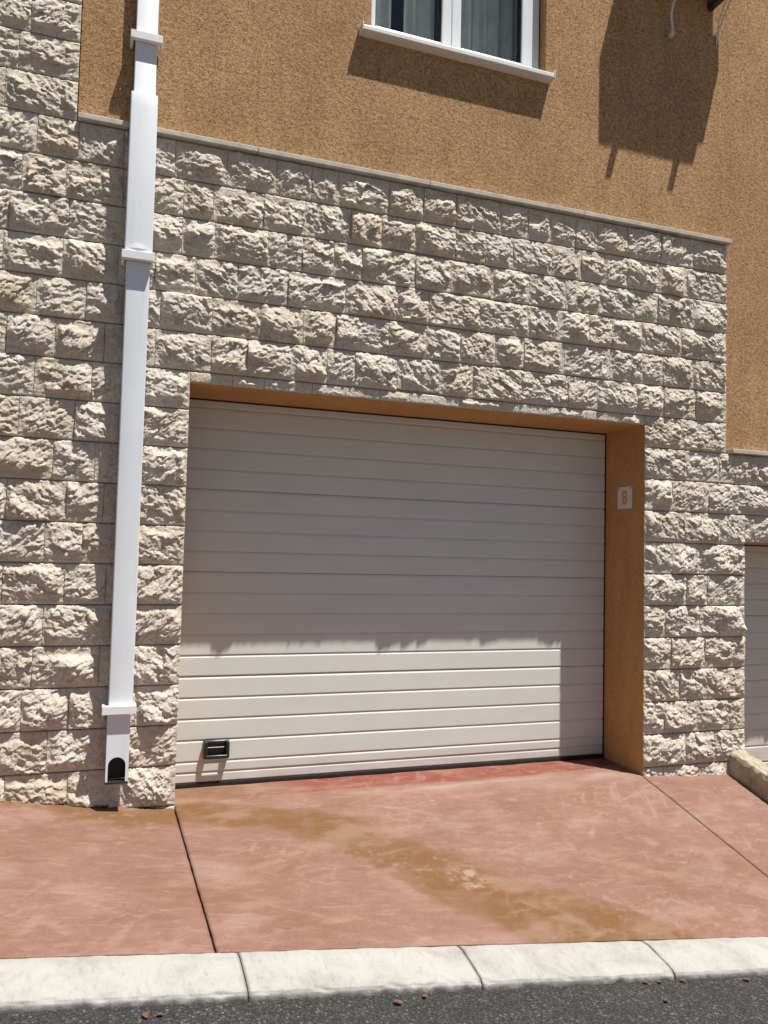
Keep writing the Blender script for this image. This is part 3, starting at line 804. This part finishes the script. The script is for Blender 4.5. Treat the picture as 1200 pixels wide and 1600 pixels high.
pp('drain_opening', 'black', lambda b: (b.box(-.334, -.240, -.060, -.046, .190, .33), b.box(-.335, -.239, F2 + .006, -.047, .300, .33), b.box(-.335, -.332, F2 + .006, -.047, .190, .33), b.box(-.242, -.2385, F2 + .006, -.047, .190, .33)), False)
pp('outlet_lip', 'black', lambda b: b.box(-.341, -.236, F2 - .004, -.050, .176, .187, .003), False)

# ------------------------------------------------------------------ number plate
pl = empty('number_plate', (XR - .002, .188, 1.708))
tag(pl, 'small white enamel plate with ochre number 8 on the orange reveal', 'number plate')
mb = MB(); mb.box(-.004, 0, -.076, .076, -.072, .072, .0015)
pb = mb.build('plate', 'plate', pl)
for sy, sz in ((-1, 1), (1, 1)):
    mb = MB(); mb.tube([(-.006, sy * .064, sz * .060), (-.003, sy * .064, sz * .060)], .005, 10); mb.build('screw', 'bracket', pl)
cu = bpy.data.curves.new('digit', 'FONT'); cu.body = '8'; cu.size = .128; cu.align_x = 'CENTER'; cu.align_y = 'CENTER'; cu.extrude = .0006; cu.offset = .0032
to = bpy.data.objects.new('digit_tmp', cu); col.objects.link(to)
dg = bpy.context.evaluated_depsgraph_get(); me = bpy.data.meshes.new_from_object(to.evaluated_get(dg)); bpy.data.objects.remove(to); me.name = 'digit'; me.materials.clear()
do = link('digit', me, 'digit', pl, (-.0048, 0, -.004))
do.rotation_euler = (math.radians(90), 0, math.radians(-90)); do.scale = (.88, 1.0, 1)

# ------------------------------------------------------------------ air conditioner (its foot shows at the top edge, its shadow on the wall)
ac = empty('air_conditioner', (3.13, 0, 5.06))
tag(ac, 'outdoor air conditioning unit on black brackets, at the top right edge', 'air conditioner')
def ap(name, mat, fn, smooth=True):
    mb = MB(); fn(mb); o = mb.build(name, mat, ac, smooth); o.location = -ac.location; return o
AX0, AX1, AY0, AY1, AZ0, AZ1 = 2.755, 3.500, -.315, -.115, 5.085, 5.645
ap('casing', 'ac_white', lambda b: b.box(AX0, AX1, AY0, AY1, AZ0, AZ1, .012, 3))
def grille(b):
    cx, cz = AX0 + .29, (AZ0 + AZ1) / 2
    for rr in (.06, .10, .14, .18, .22):
        b.tube([(cx + rr * math.cos(t * math.pi / 12), AY0 - .006, cz + rr * math.sin(t * math.pi / 12)) for t in range(25)], .003, 6)
    for t in range(6):
        b.tube([(cx + .03 * math.cos(t * math.pi / 3), AY0 - .006, cz + .03 * math.sin(t * math.pi / 3)), (cx + .225 * math.cos(t * math.pi / 3), AY0 - .006, cz + .225 * math.sin(t * math.pi / 3))], .003, 6)
ap('fan_grille', 'bracket', grille)
for bx in (2.872, 3.352):
    ap('bracket', 'bracket', lambda b: (b.box(bx - .021, bx + .021, -.358, .019, 5.035, 5.064, .002), b.box(bx - .021, bx + .021, .004, .0195, 5.030, 5.42, .002),
        b.box(bx - .013, bx + .013, -.30, -.27, 5.064, 5.0848), b.box(bx - .013, bx + .013, -.17, -.14, 5.064, 5.0848)))
ap('service_cover', 'ac_white', lambda b: b.box(AX1, AX1 + .055, AY0 + .03, AY1 - .01, AZ0 + .06, AZ0 + .30, .01))
ap('drain_hose', 'hose', lambda b: b.tube(ribbon([(2.99, -.20, 5.03), (2.985, -.10, 4.99), (2.995, -.03, 4.90), (3.005, -.02, 4.84), (3.012, -.02, 4.785), (2.992, -.028, 4.735)], 6), [.008] * 24 + [.009, .012, .015, .016, .016, .015, .014]))
ap('cable', 'hose', lambda b: b.tube(ribbon([(3.44, -.06, 5.12), (3.40, -.03, 4.98), (3.405, .0, 4.93), (3.402, .010, 4.87), (3.40, .0135, 4.80), (3.41, .0135, 4.86), (3.43, -.01, 4.96), (3.46, -.06, 5.10)], 6), .0045, 8))

# ------------------------------------------------------------------ low wall between the two driveways
def low_wall_mesh():
    Ys = np.linspace(.004, KERB_Y + .05, 130); prof = []
    x0, x1 = 3.482, 3.618
    cs = [(x0, -.9), (x0, -.4), (x0 + .001, -.15), (x0 + .002, -.08), (x0 + .003, -.03), (x0 + .012, -.008), (x0 + .03, 0), (x0 + .055, .002), (x0 + .08, .002), (x0 + .105, 0), (x1 - .012, -.006), (x1, -.03), (x1, -.15), (x1, -.4), (x1, -.9)]
    dense = []
    for (a, b), (c, d) in zip(cs, cs[1:]):
        k = 4 if abs(b - d) < .14 else 2
        dense += [(a + (c - a) * t / k, b + (d - b) * t / k) for t in range(k)]
    dense.append(cs[-1]); P = np.array(dense); m = len(P); n = len(Ys)
    top = np.interp(-Ys, [0, .35, 1.4], [.092, .010, -.27])
    Y = np.repeat(Ys[:, None], m, 1); X = np.repeat(P[None, :, 0], n, 0); Z = P[None, :, 1] + top[:, None]
    nz_ = fbm(Y * 16 + X * 9, Z * 16 + X * 9, 91, 4)
    X = X + .007 * nz_; Z = Z + .008 * fbm(Y * 18, X * 18, 93, 4) * (P[None, :, 1] > -.2)
    chip = np.clip(perlin(Y * 22, X * 30, 95) - .15, 0, 1) * .02 * (np.abs(P[None, :, 1]) < .035); Z = Z - chip
    i = np.arange(n * m).reshape(n, m)
    Fq = np.stack([i[:-1, :-1], i[:-1, 1:], i[1:, 1:], i[1:, :-1]], -1).reshape(-1, 4)
    me = mesh_np('low_wall', np.stack([X, Y, Z], -1).reshape(-1, 3), Fq, True)
    bm = bmesh.new(); bm.from_mesh(me); bm.verts.ensure_lookup_table()
    for row in (i[0], i[-1]): bm.faces.new([bm.verts[int(q)] for q in row])
    bmesh.ops.recalc_face_normals(bm, faces=bm.faces); bm.to_mesh(me); bm.free(); return me
lw = link('low_wall', low_wall_mesh(), 'low_wall')
tag(lw, 'low rough concrete wall sloping down beside the driveway at right', 'wall')

# ------------------------------------------------------------------ dry leaves on the road by the kerb
def leaf_mesh(s, seed):
    rnd = random.Random(seed); n = 7; V = []
    for k in range(n):
        t = k / (n - 1); w = s * .34 * math.sin(math.pi * min(1, t * .94 + .04)) * rnd.uniform(.85, 1.15)
        y = s * (t - .5); c = .25 * s * (t - .5) ** 2 + .03 * s * rnd.random()
        V += [(-w, y, c + .30 * w), (0, y, c), (w, y, c + rnd.uniform(.2, .5) * w)]
    V2 = [(x, y, z + .0006) for x, y, z in V]
    Fq = []
    for k in range(n - 1):
        for j in (0, 1):
            a = k * 3 + j; Fq.append((a, a + 1, a + 4, a + 3)); o = len(V); Fq.append((o + a + 3, o + a + 4, o + a + 1, o + a))
    return mesh_np('leaf', V + V2, Fq, True)
LEAVES = [(-.248, -1.684, .3, .030, 'curled brown leaf on the road, leftmost of all by the kerb'), (-.205, -1.683, 1.9, .024, 'orange leaf just right of the leftmost curled leaf on the road'),
          (.554, -1.684, .9, .034, 'yellowish dry leaf on the road left of the middle kerb joint'), (.665, -1.654, 2.4, .026, 'dark dry leaf near the kerb between yellowish leaf and middle kerb joint'),
          (1.572, -1.636, 1.2, .026, 'reddish leaf against the kerb, left one of a pair'), (1.636, -1.638, 2.0, .020, 'tiny leaf against the kerb, right one of a pair'),
          (1.563, -1.765, 2.2, .022, 'pale leaf lying out on the asphalt, farthest from the kerb'),
          (1.745, -1.640, .7, .026, 'dry leaf under the rightmost kerb joint'), (2.04, -1.655, 1.6, .034, 'brown leaf on the road at the right edge of the picture')]
for q, (x, y, a, s, lab) in enumerate(LEAVES):
    o = link('dry_leaf', leaf_mesh(s, q + 3), 'leaf', None, (x, y, float(kerb_z(x)) - ROAD_DROP + .005))
    o.rotation_euler = (.12, .1112, a); tag(o, lab, 'leaf', 'dry leaves along the kerb')
